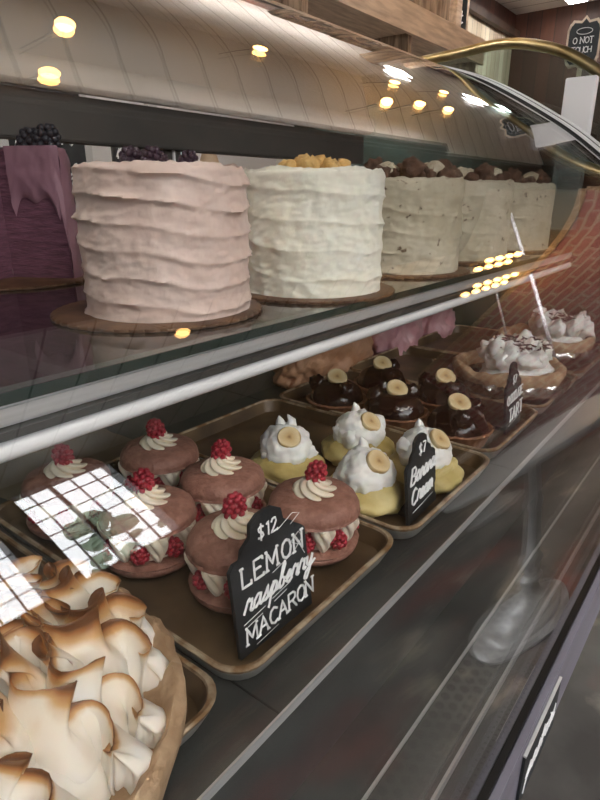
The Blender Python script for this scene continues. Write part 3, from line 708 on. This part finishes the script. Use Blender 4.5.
# ---------------------------------------------------------------- big pies and pastries at the far end
def cream_pie(x,y,seed,label,R=.108):
    t=empty('cream_pie',(x,y,MZ),seed,label,'pie','white cream pies')
    bm=bmesh.new()
    def f(p):
        a=math.atan2(p.y,p.x); k=1+.012*math.sin(a*14)+.02*fbm((p.x*12,p.y*12,seed),1,3); return Vector((p.x*k,p.y*k,p.z*(1+.10*fbm((p.x*20,p.y*20,seed+3),1,3))))
    lathe(bm,[(R*.7,.012),(R*.84,.012),(R*.97,.030),(R*1.04,.050),(R*1.03,.062),(R*.95,.066),(R*.86,.060),(R*.82,.040),(R*.4,.034),(.001,.034)],90,f); obj('pie_crust',bm,M['crust'],t,70)
    bm=bmesh.new(); blob(bm,(0,0,.036),(R*.83,R*.83,.012),.12,4,seed,4); obj('chocolate_filling',bm,M['choc'],t,180); OX,OY=-R*.12,R*.22
    bm=bmesh.new(); r=random.Random(seed)
    blob(bm,(OX,OY,.050),(R*.62,R*.62,.026),.2,3,seed,4)
    for k in range(34):
        a=r.uniform(0,6.28); q=R*.56*math.sqrt(r.random()); blob(bm,(OX+q*math.cos(a),OY+q*math.sin(a),.074+r.uniform(0,.024)),(r.uniform(.012,.023),r.uniform(.012,.023),r.uniform(.014,.026)),.5,2.2,k+seed,3)
    obj('whipped_cream',bm,M['wcream'],t,180)
    bm=bmesh.new()
    for k in range(150):
        a=r.uniform(0,6.28); q=R*.55*math.sqrt(r.random()); d=r.uniform(0,6.28); z=.110+r.uniform(-.010,.008)*(1-q/R); l_=r.uniform(.004,.009)
        p=Vector((OX+q*math.cos(a),OY+q*math.sin(a),z)); v=Vector((math.cos(d),math.sin(d),r.uniform(-.4,.4)))*l_; tube(bm,[p-v,p,p+v],[.0008,.0018,.0008],5)
    o=obj('chocolate_shavings',bm,M['shav'],t,None); o['kind']='stuff'
    bm=bmesh.new(); L=[]; n=120
    for j,(r_,z) in enumerate(((.99,-.001),(1.06,.006),(1.10,.022),(1.12,.036),(1.10,.044))):
        L.append([Vector((R*r_*(1+.05*fbm((k*.35,j*.8,seed),1,2)*(j/2))*math.cos(2*PI*k/n),R*r_*(1+.05*fbm((k*.35,j*.8,seed),1,2)*(j/2))*math.sin(2*PI*k/n),z+.006*fbm((k*.3,j,4),1,2)*(j>1))) for k in range(n)])
    grid_loops(bm,L,True,True); obj('plastic_wrap',bm,M['wrap'],t,60)
M['wrap']=glass_mat('crinkled clear wrap',(.75,.75,.77),.45,.2)
cream_pie(1.178,.372,21,'thick crusted pie heaped with torn white cream and chocolate shavings, nearer of the two')
cream_pie(1.50,.39,22,'thick crusted pie with white cream at the far end, behind the nearer cream pie')
def hand_pie(x,y,z,rx,ry,rz_,h,m,label,cat,seed,name):
    bm=bmesh.new(); blob(bm,(0,0,0),(rx,ry,h),.22,2.0,seed,5,-h*.45,4)
    for v in bm.verts: v.co.z+=.004*math.sin(v.co.x*160+3*fbm(v.co,20,2)) if v.co.z>-h*.4 else 0
    o=obj(name,bm,m,None,180); o.location=(x,y,z+h*.45); o.rotation_euler=(0,0,rz_); return tag(o,label,cat)
hand_pie(1.08,.765,TZ+.002,.17,.075,.15,.105,M['crust_o'],'long orange brown puff pastry behind the chocolate tarts','pastry',4,'puff_pastry')
hand_pie(1.36,.755,TZ+.002,.12,.075,.1,.13,M['pink_glaze'],'pink glazed pastry behind the puff pastry and cream pie','pastry',9,'glazed_pastry')
hand_pie(1.59,.765,TZ+.002,.105,.08,.2,.11,M['pink_glaze'],'pink glazed pastry at the far end of the case, behind the farther cream pie','pastry',12,'glazed_pastry')
# loose baking paper sheet behind the macarons
bm=bmesh.new(); G=[[Vector((.30+.235*u/24,.705+.20*v/12,TZ+.002+.012*abs(fbm((u*.25,v*.3,2),1,2))+.0005)) for u in range(25)] for v in range(13)]
R0=grid_loops(bm,G,False); bmesh.ops.solidify(bm,geom=bm.faces[:],thickness=.0006); o=obj('baking_paper',bm,M['paper'],None,60); tag(o,'crinkled brown baking paper lying behind the macaron tray','paper')
# ---------------------------------------------------------------- toasted meringue pie
def meringue_pie():
    cx,cy=.084,.352
    t=empty('meringue_pie',(cx,cy,MZ),0,'large toasted meringue pie in a thick crust, bottom left corner of the photo','pie')
    R=.130; t.scale=(1.12,1.12,1.25)
    def f(p):
        a=math.atan2(p.y,p.x); k=1+.012*fbm((p.x*18,p.y*18,1),1,3); k+=.010*fbm((p.x*55,p.y*55,p.z*40),1,3); return Vector((p.x*k,p.y*k,p.z+.006*fbm((p.x*45,p.y*45,p.z*9),1,3)+ (.003*math.sin(a*16) if p.z>.03 else 0)))
    bm=bmesh.new(); lathe(bm,[(R*.78,.002),(R*.86,.003),(R*.95,.022),(R*1.02,.044),(R*1.02,.054),(R*.975,.058),(R*.93,.052),(R*.90,.044),(R*.4,.04),(.001,.04)],140,f); obj('pie_crust',bm,M['crust'],t,70)
    bm=bmesh.new(); blob(bm,(0,0,.045),(R*.80,R*.80,.050),.06,3,5,5,-.01)
    o=obj('meringue_base',bm,M['meringue'],t,180); tone(o,lambda c:.15+.25*max(0,fbm(c,30,2)))
    N=20
    for s in range(N):
        rr=random.Random(40+s); a0=2*PI*s/N+rr.uniform(-.05,.05)
        d=Vector((math.cos(a0),math.sin(a0),0)); sd=Vector((-d.y,d.x,0))
        # serpentine ridge from the rim to the crown
        key=[]; nb=4+s%2; amp=.0150
        for i in range(121):
            q=i/120; rad=R*(.885-.80*q); A=amp*(1-.55*q)*(1 if i>5 else .6)
            ph=q*nb*PI+ (s%2)*PI*.0+rr.uniform(-.02,.02)
            off=A*math.sin(ph); rad+=.006*math.sin(2*ph)
            z=.050+.048*math.sin(min(1,q*1.15)*PI/2)+.004*math.sin(ph*.5+s)
            key.append((d*rad+sd*off,z,q))
        n=26; L=[]; tn=[]
        for i,(p,z,q) in enumerate(key):
            a=key[max(i-1,0)][0]; b=key[min(i+1,120)][0]; tg=(b-a).normalized(); nr=Vector((-tg.y,tg.x,0))
            endt=min(1,i/9.)**.5*min(1,(120-i)/9.)**.5 if 0<i<120 else .06
            W=(.0120-.004*q+.0045*math.exp(-((q-.06)/.05)**2))*endt; H=(.052-.010*q)*(.35+.65*endt)
            lean=.024*math.sin(q*nb*PI+.9)*(.4+.6*endt)
            out=d*(.012*(1-q)); row=[]
            for k in range(n):
                th=2*PI*k/n; c_,s_=math.cos(th),math.sin(th)
                v=(s_+1)/2                           # 0 foot .. 1 ridge
                wv=W*(1-v**1.7)**.9*1.0+ (.0016 if 0<v<1 else 0)*endt
                x=c_*wv if abs(c_)>1e-6 else 0
                ww=math.copysign(min(abs(x),wv),x) if c_ else 0
                hz=z-.026+H*v+.0016*fbm((p.x*40,p.y*40,v*3),1,2)
                row.append(p+nr*(ww*1.0+lean*v**2.6)+out*(v*v)+Vector((0,0,hz)))
            L.append(row)
        bm=bmesh.new(); grid_loops(bm,L,True,True,True); bmesh.ops.recalc_face_normals(bm,faces=bm.faces)
        o=obj('meringue_ribbon',bm,M['meringue'],t,180)
        at=o.data.color_attributes.new('tone','FLOAT_COLOR','POINT')
        for vi,v in enumerate(o.data.vertices):
            k=vi%n; i=vi//n; vv=(math.sin(2*PI*k/n)+1)/2; q=key[min(i,120)][2]
            e=vv**10*.78+(vv**1.3)*.66*max(0,min(1,.50+1.2*fbm(v.co+Vector((s*.31,0,0)),26,2)))*(.55+q*.8)+.10
            if q<.10: e*=.25+q*7.5
            at.data[vi].color=(e,e,e,1)
    return t
meringue_pie()
# ---------------------------------------------------------------- chalk signs
chalk_sign((.339,.292,TZ+.0045),math.radians(-2),.12,.100,.092,.034,'ornate black chalkboard reading twelve dollars lemon raspberry macaron',
 [('$12',-.013,.101,.013,.1,.95,.0),('LEMON',-.038,.066,.0185,.05,.93,.02),('raspberry',-.040,.040,.0185,.35,.92,.02),('MACARON',-.041,.010,.0165,.05,.80,.03)],
 [[(-.042,.031),(-.014,.035)],[(-.038,.027),(-.018,.030)],[(-.004,.037),(.022,.041)],[(-.002,.033),(.016,.036)],[(-.03,.004),(.0,.007)],[(.012,.10),(.034,.108),(.044,.104),(.03,.098)],[(.0,.062),(.03,.068),(.045,.078),(.04,.086),(.028,.08),(.04,.072),(.046,.06)]])
chalk_sign((.622,.284,TZ+.0045),math.radians(2),.10,.084,.078,.030,'narrow looking black chalkboard sign at the banana cream tray front',
 [('$7',-.008,.082,.014,.1,.95,0),('Banana',-.034,.050,.021,.3,.80,.02),('Cream',-.034,.022,.021,.3,.85,.02)],[[(-.03,.012),(.03,.016)]])
chalk_sign((.985,.290,TZ+.0045),math.radians(2),.10,.084,.086,.034,'farther black chalkboard sign in front of the chocolate tarts',
 [('$7',-.008,.082,.014,.1,.95,0),('CHOCOLATE',-.038,.050,.016,.1,.62,.02),('TART',-.028,.018,.022,.1,.9,.03)],[[(-.03,.012),(.03,.016)]])
t=empty('rail_sign',(.52,.0835,-.545),0,'small black sign with white script on the front base rail','sign')
bm=bmesh.new(); box(bm,(-.062,-.0025,-.036),(.062,0,.032)); obj('board',bm,M['chalk_bd'],t,None)
bm=bmesh.new(); box(bm,(-.062,-.003,.032),(.062,0,.0345)); obj('edge_strip',bm,M['strip'],t,None)
bm=bmesh.new(); lettering(bm,'pastries',-.048,-.012,.026,.3,.85,0,.0009,-.0028); obj('script_lettering',bm,M['chalk'],t,None)
# ---------------------------------------------------------------- acrylic divider
t=empty('acrylic_divider',(1.335,.335,-.396),0,'clear acrylic divider frame with slanted posts between the two cream pies','divider')
def bar(name,a,b,r,par): bm=bmesh.new(); tube(bm,[a,b],r,4); return obj(name,bm,M['acryl'],par,None)
bar('slanted_post',(0,-.035,.004),(0,.062,.232),.0045,t); bar('slanted_post',(0,.068,.004),(0,.150,.232),.0035,t)
bar('cross_bar',(0,-.025,.03),(0,.077,.03),.003,t); bar('cross_bar',(0,.045,.19),(0,.135,.19),.003,t)
t=empty('acrylic_card_holder',(1.36,.425,-.131),0,'slim clear acrylic slanted holder on the glass shelf in front of the farthest cake','holder')
bar('slanted_post',(0,.0,.004),(0,.085,.19),.004,t); bx('foot',(-.012,-.012,0),(.012,.03,.004),M['acryl'],t)
# ---------------------------------------------------------------- cafe side: tables, lamps
def table_base(x,y,label):
    t=empty('cafe_table',(x,y,RF),0,label,'table','cafe tables')
    bm=bmesh.new(); lathe(bm,[(.20,0),(.225,.004),(.228,.016),(.21,.026),(.19,.028),(.185,.042),(.165,.050),(.15,.052),(.145,.066),(.10,.090),(.05,.115),(.036,.15),(.034,.17)],64); obj('base',bm,M['iron'],t,50)
    bm=bmesh.new(); lathe(bm,[(.034,.165),(.044,.175),(.044,.19),(.03,.20),(.03,.24),(.04,.25),(.04,.262),(.028,.275),(.024,.45),(.030,.47),(.030,.485),(.024,.50),(.022,.66),(.034,.68),(.03,.70)],32); obj('column',bm,M['iron'],t,50)
    bm=bmesh.new(); lathe(bm,[(.28,.70),(.31,.703),(.315,.715),(.31,.728),(.28,.73)],64); obj('table_top',bm,M['iron'],t,50)
table_base(1.56,-.335,'cast iron pedestal cafe table beside the case front, reflected at right')
table_base(3.1,-1.35,'cast iron pedestal cafe table standing nearer the brick wall')
def bulb_row(x,y,z,n,label,dx):
    t=empty('bulb_chandelier',(x,y,z),0,label,'lamp','bulb bars by the brick wall')
    bm=bmesh.new(); tube(bm,[(-dx*n/2,0,.09),(dx*n/2,0,.09)],.012); tube(bm,[(0,0,.09),(0,0,RC-z)],.006); obj('bar',bm,M['iron_dk'],t)
    for k in range(n):
        for yy in (-.05,.05):
            xx=(k-(n-1)/2+(.25 if yy>0 else -.25))*dx
            bm=bmesh.new(); tube(bm,[(xx,0,.09),(xx,yy,.085),(xx,yy,.045)],.010); s_=obj('socket',bm,M['brass'],t)
            bm=bmesh.new(); blob(bm,(xx,yy,0),(.028,.028,.038),0,1,0,2); obj('bulb',bm,M['bulb'],s_)
    return t
bulb_row(4.85,-.66,1.22,4,'bar of glowing warm bulbs hanging nearer the case, upper of the two reflected clusters',.22)
bulb_row(4.95,-.98,1.14,5,'bar of glowing warm bulbs hanging further out in the cafe, lower reflected cluster',.22)
for yy,zz,lab in ((RY1-.22,1.62,'long cove trough, added to brighten the ceiling, along the top of the back wall'),(.925,1.82,'long cove trough, added to brighten the ceiling, along the dark added soffit over the case')):  # up-facing strips added only to light the ceiling boards
    t=empty('added_uplight',(2.0,yy,zz),0,lab,'light','cove strips added for the ceiling')
    bm=bmesh.new(); box(bm,(-4.6,-.06,0),(2.7,.06,.012)); box(bm,(-4.6,-.06,.012),(2.7,-.05,.06)); box(bm,(-4.6,.05,.012),(2.7,.06,.06)); obj('trough',bm,M['wood_dk'],t,None)
    bm=bmesh.new(); box(bm,(-4.55,-.045,.014),(2.65,.045,.022)); obj('light_strip',bm,M['uplight'],t,None)
LAMPS=[(1.35,1.25,1.66),(2.5,1.5,1.66),(3.95,1.6,1.66),(3.6,1.25,1.66),(4.1,1.32,1.66),(4.9,1.75,1.66),(4.6,1.35,1.66),(1.87,-.93,1.66),(1.22,.98,1.66)]
NM=['above the case','above the cakes','over the back counter','over the walkway','in the far row','nearest the back wall','nearest the end wall','over the cafe tables','nearest the viewer']
for (x,y,z),nm in zip(LAMPS,NM):
    t=empty('pendant_bulb',(x,y,z),0,'small warm bare bulb pendant hanging from the white boarded ceiling, %s'%nm,'lamp','bare bulb pendants')
    bm=bmesh.new(); tube(bm,[(0,0,.05),(0,0,RC-z)],.004,6); obj('cord',bm,M['iron_dk'],t)
    bm=bmesh.new(); lathe(bm,[(.012,.035),(.016,.04),(.016,.07),(.01,.075)],16); obj('socket',bm,M['brass'],t)
    bm=bmesh.new(); blob(bm,(0,0,0),(.034,.034,.042),0,1,0,3); obj('bulb',bm,M['bulb'],t,180)
# glowing panels added under the ceiling as fill light for the room
for i,(x,y,lab) in enumerate(((-.55,-1.0,'long unseen fill panel added over the cafe floor, nearest the front windows'),(-.6,.5,'long unseen fill panel added over the near end of the case'),(-2.1,-.4,'long unseen fill panel added nearest the left wall'),(-.6,2.0,'long unseen fill panel added above the kitchen behind the case'),(6.9,2.1,'long fill panel added to brighten the beige boarded back wall'),(5.0,2.25,'short fill panel added above the end of the high shelf'),(.0,-2.05,'long unseen fill panel added closest to the front windows'))):
    t=empty('fill_panel',(x,y,RC-.06),0,lab,'fill light')
    hw=.2 if 'short' in lab else .62
    bm=bmesh.new(); box(bm,(-hw,-.11,.0),(hw,.11,.058),.008); obj('housing',bm,M['white_metal'],t)
    bm=bmesh.new(); box(bm,(-hw+.03,-.085,-.012),(hw-.03,.085,.0)); obj('diffuser',bm,M['fill_glow'],t,None)
# ---------------------------------------------------------------- behind the case
def thing_box(name,a,b,m,label,cat,bev=.004):
    o=bx(name,a,b,m,None,bev); return tag(o,label,cat)
ct=empty('back_counter',(.3,2.5,RF),0,'long steel topped back counter standing behind the display case','counter')
bx('worktop',(-3,-.25,.88),(3.3,.38,.92),M['steel'],ct,.004); bx('cabinet',(-2.98,-.22,0),(3.28,.38,.88),M['cabinet'],ct)
bx('backsplash',(-3,.36,.92),(3.3,.38,1.72),M['white_metal'],ct)
# chalkboard menu with scrawl
t=empty('menu_board',(1.34,2.3,-.23),0,'black chalk menu board on the back counter, seen left of the rear post','menu board')
bx('board',(-.16,0,0),(.16,.02,.62),M['chalk_bd'],t); bx('frame',(-.19,-.005,0),(-.16,.025,.65),M['strip'],t); bx('frame',(.16,-.005,0),(.19,.025,.65),M['strip'],t)
bm=bmesh.new(); lettering(bm,'pecan',-.14,.42,.09,.2,.9,0,.004,-.004); lettering(bm,'berry',-.14,.30,.09,.2,.9,0,.004,-.004); obj('chalk_lettering',bm,M['chalk'],t,None)
t=empty('menu_board',(1.74,2.3,-.23),0,'narrow black chalk menu board standing right of the rear post','menu board')
bx('board',(-.10,0,0),(.10,.02,.60),M['chalk_bd'],t); bx('frame',(.10,-.005,0),(.15,.025,.62),M['strip'],t)
bm=bmesh.new(); lettering(bm,'menu',-.09,.38,.07,.2,.8,0,.004,-.004); obj('chalk_lettering',bm,M['chalk'],t,None)
def jar(x,z,h,r,m,lab):
    bm=bmesh.new(); lathe(bm,[(r*.8,0),(r,.01),(r,h*.75),(r*.6,h*.9),(r*.6,h)],24); o=obj('jar',bm,m,None,40); o.location=(x,2.32,z); tag(o,lab,'jar','jars on the back counter')
M['pale_blue']=mat('pale blue ceramic',(.45,.62,.66),.4); M['tan']=mat('tan ceramic',(.5,.36,.24),.5)
jar(2.02,-.23,.50,.07,M['pale_blue'],'pale blue jar on the back counter, left of the brown jars')
jar(2.22,-.23,.48,.06,M['tan'],'tan jar on the back counter, beside the pale blue jar')
jar(2.9,-.23,.55,.10,M['strip'],'large white jar on the back counter, behind the ivory cake')
# tall white refrigerator panels visible between the far cakes
thing_box('refrigerator',(3.65,1.85,RF),(4.30,2.5,.30),M['white_metal'],'tall white refrigerator beyond the ivory and speckled cakes','refrigerator',.01)
thing_box('refrigerator',(4.45,1.85,RF),(5.15,2.5,.30),M['white_metal'],'second tall white refrigerator next to the end wall','refrigerator',.01)
# ---------------------------------------------------------------- rustic upper shelf with old window frames
t=empty('wall_shelf',(4.1,2.35,1.06),0,'long pale weathered wood shelf high on the back wall','shelf')
bx('shelf_board',(-1.3,-.12,0),(1.25,.42,.05),M['wood_pale'],t); bx('front_board',(-1.3,-.15,-.02),(1.25,-.12,.16),M['wood_pale'],t)
for x in (-1.2,0,1.15): bx('bracket',(x,-.1,-.2),(x+.05,.42,0),M['wood_old'],t)
def old_frame(x,w_,h,lab):
    t=empty('arched_window_frame',(x,2.42,1.11),0,lab,'window frame','old window frames on the high shelf')
    bm=bmesh.new(); box(bm,(-w_/2,-.03,0),(-w_/2+.07,.03,h)); box(bm,(w_/2-.07,-.03,0),(w_/2,.03,h)); box(bm,(-w_/2,-.03,h-.07),(w_/2,.03,h)); box(bm,(-w_/2,-.03,0),(w_/2,.03,.05)); obj('outer_frame',bm,M['wood_old'],t,None)
    bm=bmesh.new()
    tube(bm,[((w_/2-.07)*math.cos(a*PI/16),0,h*.45+(w_/2-.08)*math.sin(a*PI/16)) for a in range(17)],.022,8)
    tube(bm,[(0,0,0),(0,0,h-.05)],.016,8); tube(bm,[(0,0,h*.35),(w_/2-.05,0,h*.65)],.013,8); tube(bm,[(0,0,h*.35),(-w_/2+.05,0,h*.65)],.013,8); obj('arched_mullion',bm,M['wood_old'],t)
old_frame(3.55,.62,.6,'old arched wooden window frame on the high shelf, left one'); old_frame(4.2,.58,.62,'old arched wooden window frame on the high shelf, second from the left')
thing_box('wooden_post',(4.62,2.28,1.11),(4.78,2.46,1.98),M['wood_old'],'thick weathered wooden post standing on the high shelf','post')
thing_box('wooden_post',(4.95,2.3,1.11),(5.05,2.46,1.75),M['wood_pale'],'thinner pale wooden post on the high shelf near its end','post')
t=empty('small_chalkboard',(5.22,2.40,1.13),-.2,'small black framed chalkboard on the high shelf beside the posts','sign')
bx('board',(-.10,-.01,0),(.10,.01,.40),M['chalk_bd'],t); bm=bmesh.new()
for q in ((-.11,-.09),(.09,.11)): box(bm,(q[0],-.015,0),(q[1],.012,.42))
box(bm,(-.11,-.015,.40),(.11,.012,.42)); obj('frame',bm,M['wood_pale'],t,None)
bm=bmesh.new(); lettering(bm,'et',-.05,.22,.09,.1,.9,0,.006,-.014); lettering(bm,'TO',-.07,.08,.06,.1,.9,0,.005,-.014); obj('chalk_lettering',bm,M['chalk'],t,None)
# conduits on the dark end wall
for y,lab in ((1.95,'thin grey conduit pipe bent over on the dark boarded wall, left one'),(1.45,'thin grey conduit pipe bent over on the dark boarded wall, right one')):
    bm=bmesh.new(); tube(bm,[(RX1-.03,y,.2),(RX1-.03,y,1.25),(RX1-.03,y-.03,1.33),(RX1-.03,y-.12,1.36),(RX1-.03,y-.25,1.38)],.012); tag(obj('conduit_pipe',bm,mat('grey pipe',(.25,.2,.17),.4),None),lab,'pipe')
# ---------------------------------------------------------------- neighbouring case with brass rail
nc=empty('brass_railed_case',(0,0,0),0,'second glass counter case with a curved brass top rail beyond the display case','display case')
RP=spline([(1.75,.44),(1.30,.462),(1.03,.474),(.86,.485),(.74,.468),(.62,.425),(.50,.345),(.40,.24),(.33,.10),(.29,-.1)],6)
bm=bmesh.new(); tube(bm,[(2.2,y,z) for y,z in RP],.017,16); obj('brass_rail',bm,M['brass'],nc)
bm=bmesh.new(); prism(bm,[(y,z) for y,z in RP]+[(.29,-.5),(1.75,-.5)],2.196,2.204); bm.transform(Matrix(((0,1,0,0),(1,0,0,0),(0,0,1,0),(0,0,0,1)))); obj('end_glass',bm,M['glass_shelf'],nc,None)
bx('body',(2.19,.30,RF+.01),(3.4,1.75,-.5),M['cabinet'],nc); bx('inner_wall',(2.21,1.6,-.5),(3.4,1.64,.40),M['marble'],nc); bx('shelf',(2.22,.5,.1),(3.3,1.6,.12),M['white_metal'],nc)
thing_box('marble_block',(1.95,.470,-.1),(1.98,.553,.318),M['marble'],'white marble slab block standing between the two cases','block',.002)
def quatrefoil(W,H):
    P=[]
    for sx,sz in ((1,1),(-1,1),(-1,-1),(1,-1)):
        seq=[(W/2,H*.30),(W/2-.006,H*.42),(W*.40,H*.45),(W*.36,H/2),(W*.12,H/2-.004),(0.0,H/2+.012)]
        pts=[(sx*a,sz*b) for a,b in seq]
        if sx*sz<0: pts=pts[::-1]
        P+=pts
    out=[]
    for p in P:
        if not out or math.hypot(p[0]-out[-1][0],p[1]-out[-1][1])>1e-5: out.append(p)
    if math.hypot(out[0][0]-out[-1][0],out[0][1]-out[-1][1])<1e-5: out.pop()
    return out
t=empty('framed_chalkboard',(2.5,.665,.512),math.radians(-80),'black chalkboard with a pale scalloped frame at the top right corner','sign')
o_=quatrefoil(.112,.150); bm=bmesh.new(); prism(bm,o_,-.008,.008); bmesh.ops.triangulate(bm,faces=[f for f in bm.faces if len(f.verts)>4]); obj('frame',bm,M['wood_pale'],t,None)
bm=bmesh.new(); prism(bm,[(a*.88,b*.88) for a,b in o_],-.0095,-.008); bmesh.ops.triangulate(bm,faces=[f for f in bm.faces if len(f.verts)>4]); obj('board',bm,M['chalk_bd'],t,None)
bm=bmesh.new(); lettering(bm,'DO NOT',-.038,.0,.019,0,.75,0,.0015,-.0105); lettering(bm,'TOUCH',-.036,-.030,.019,0,.75,0,.0015,-.0105); tube(bm,[(.026*math.cos(a*PI/8),-.0105,.038+.010*math.sin(a*PI/8)) for a in range(17)],.0012,4); obj('chalk_lettering',bm,M['chalk'],t,None)
bm=bmesh.new(); box(bm,(-.008,-.004,-.392),(.008,.004,-.07)); obj('stem',bm,M['wood_pale'],t,None)
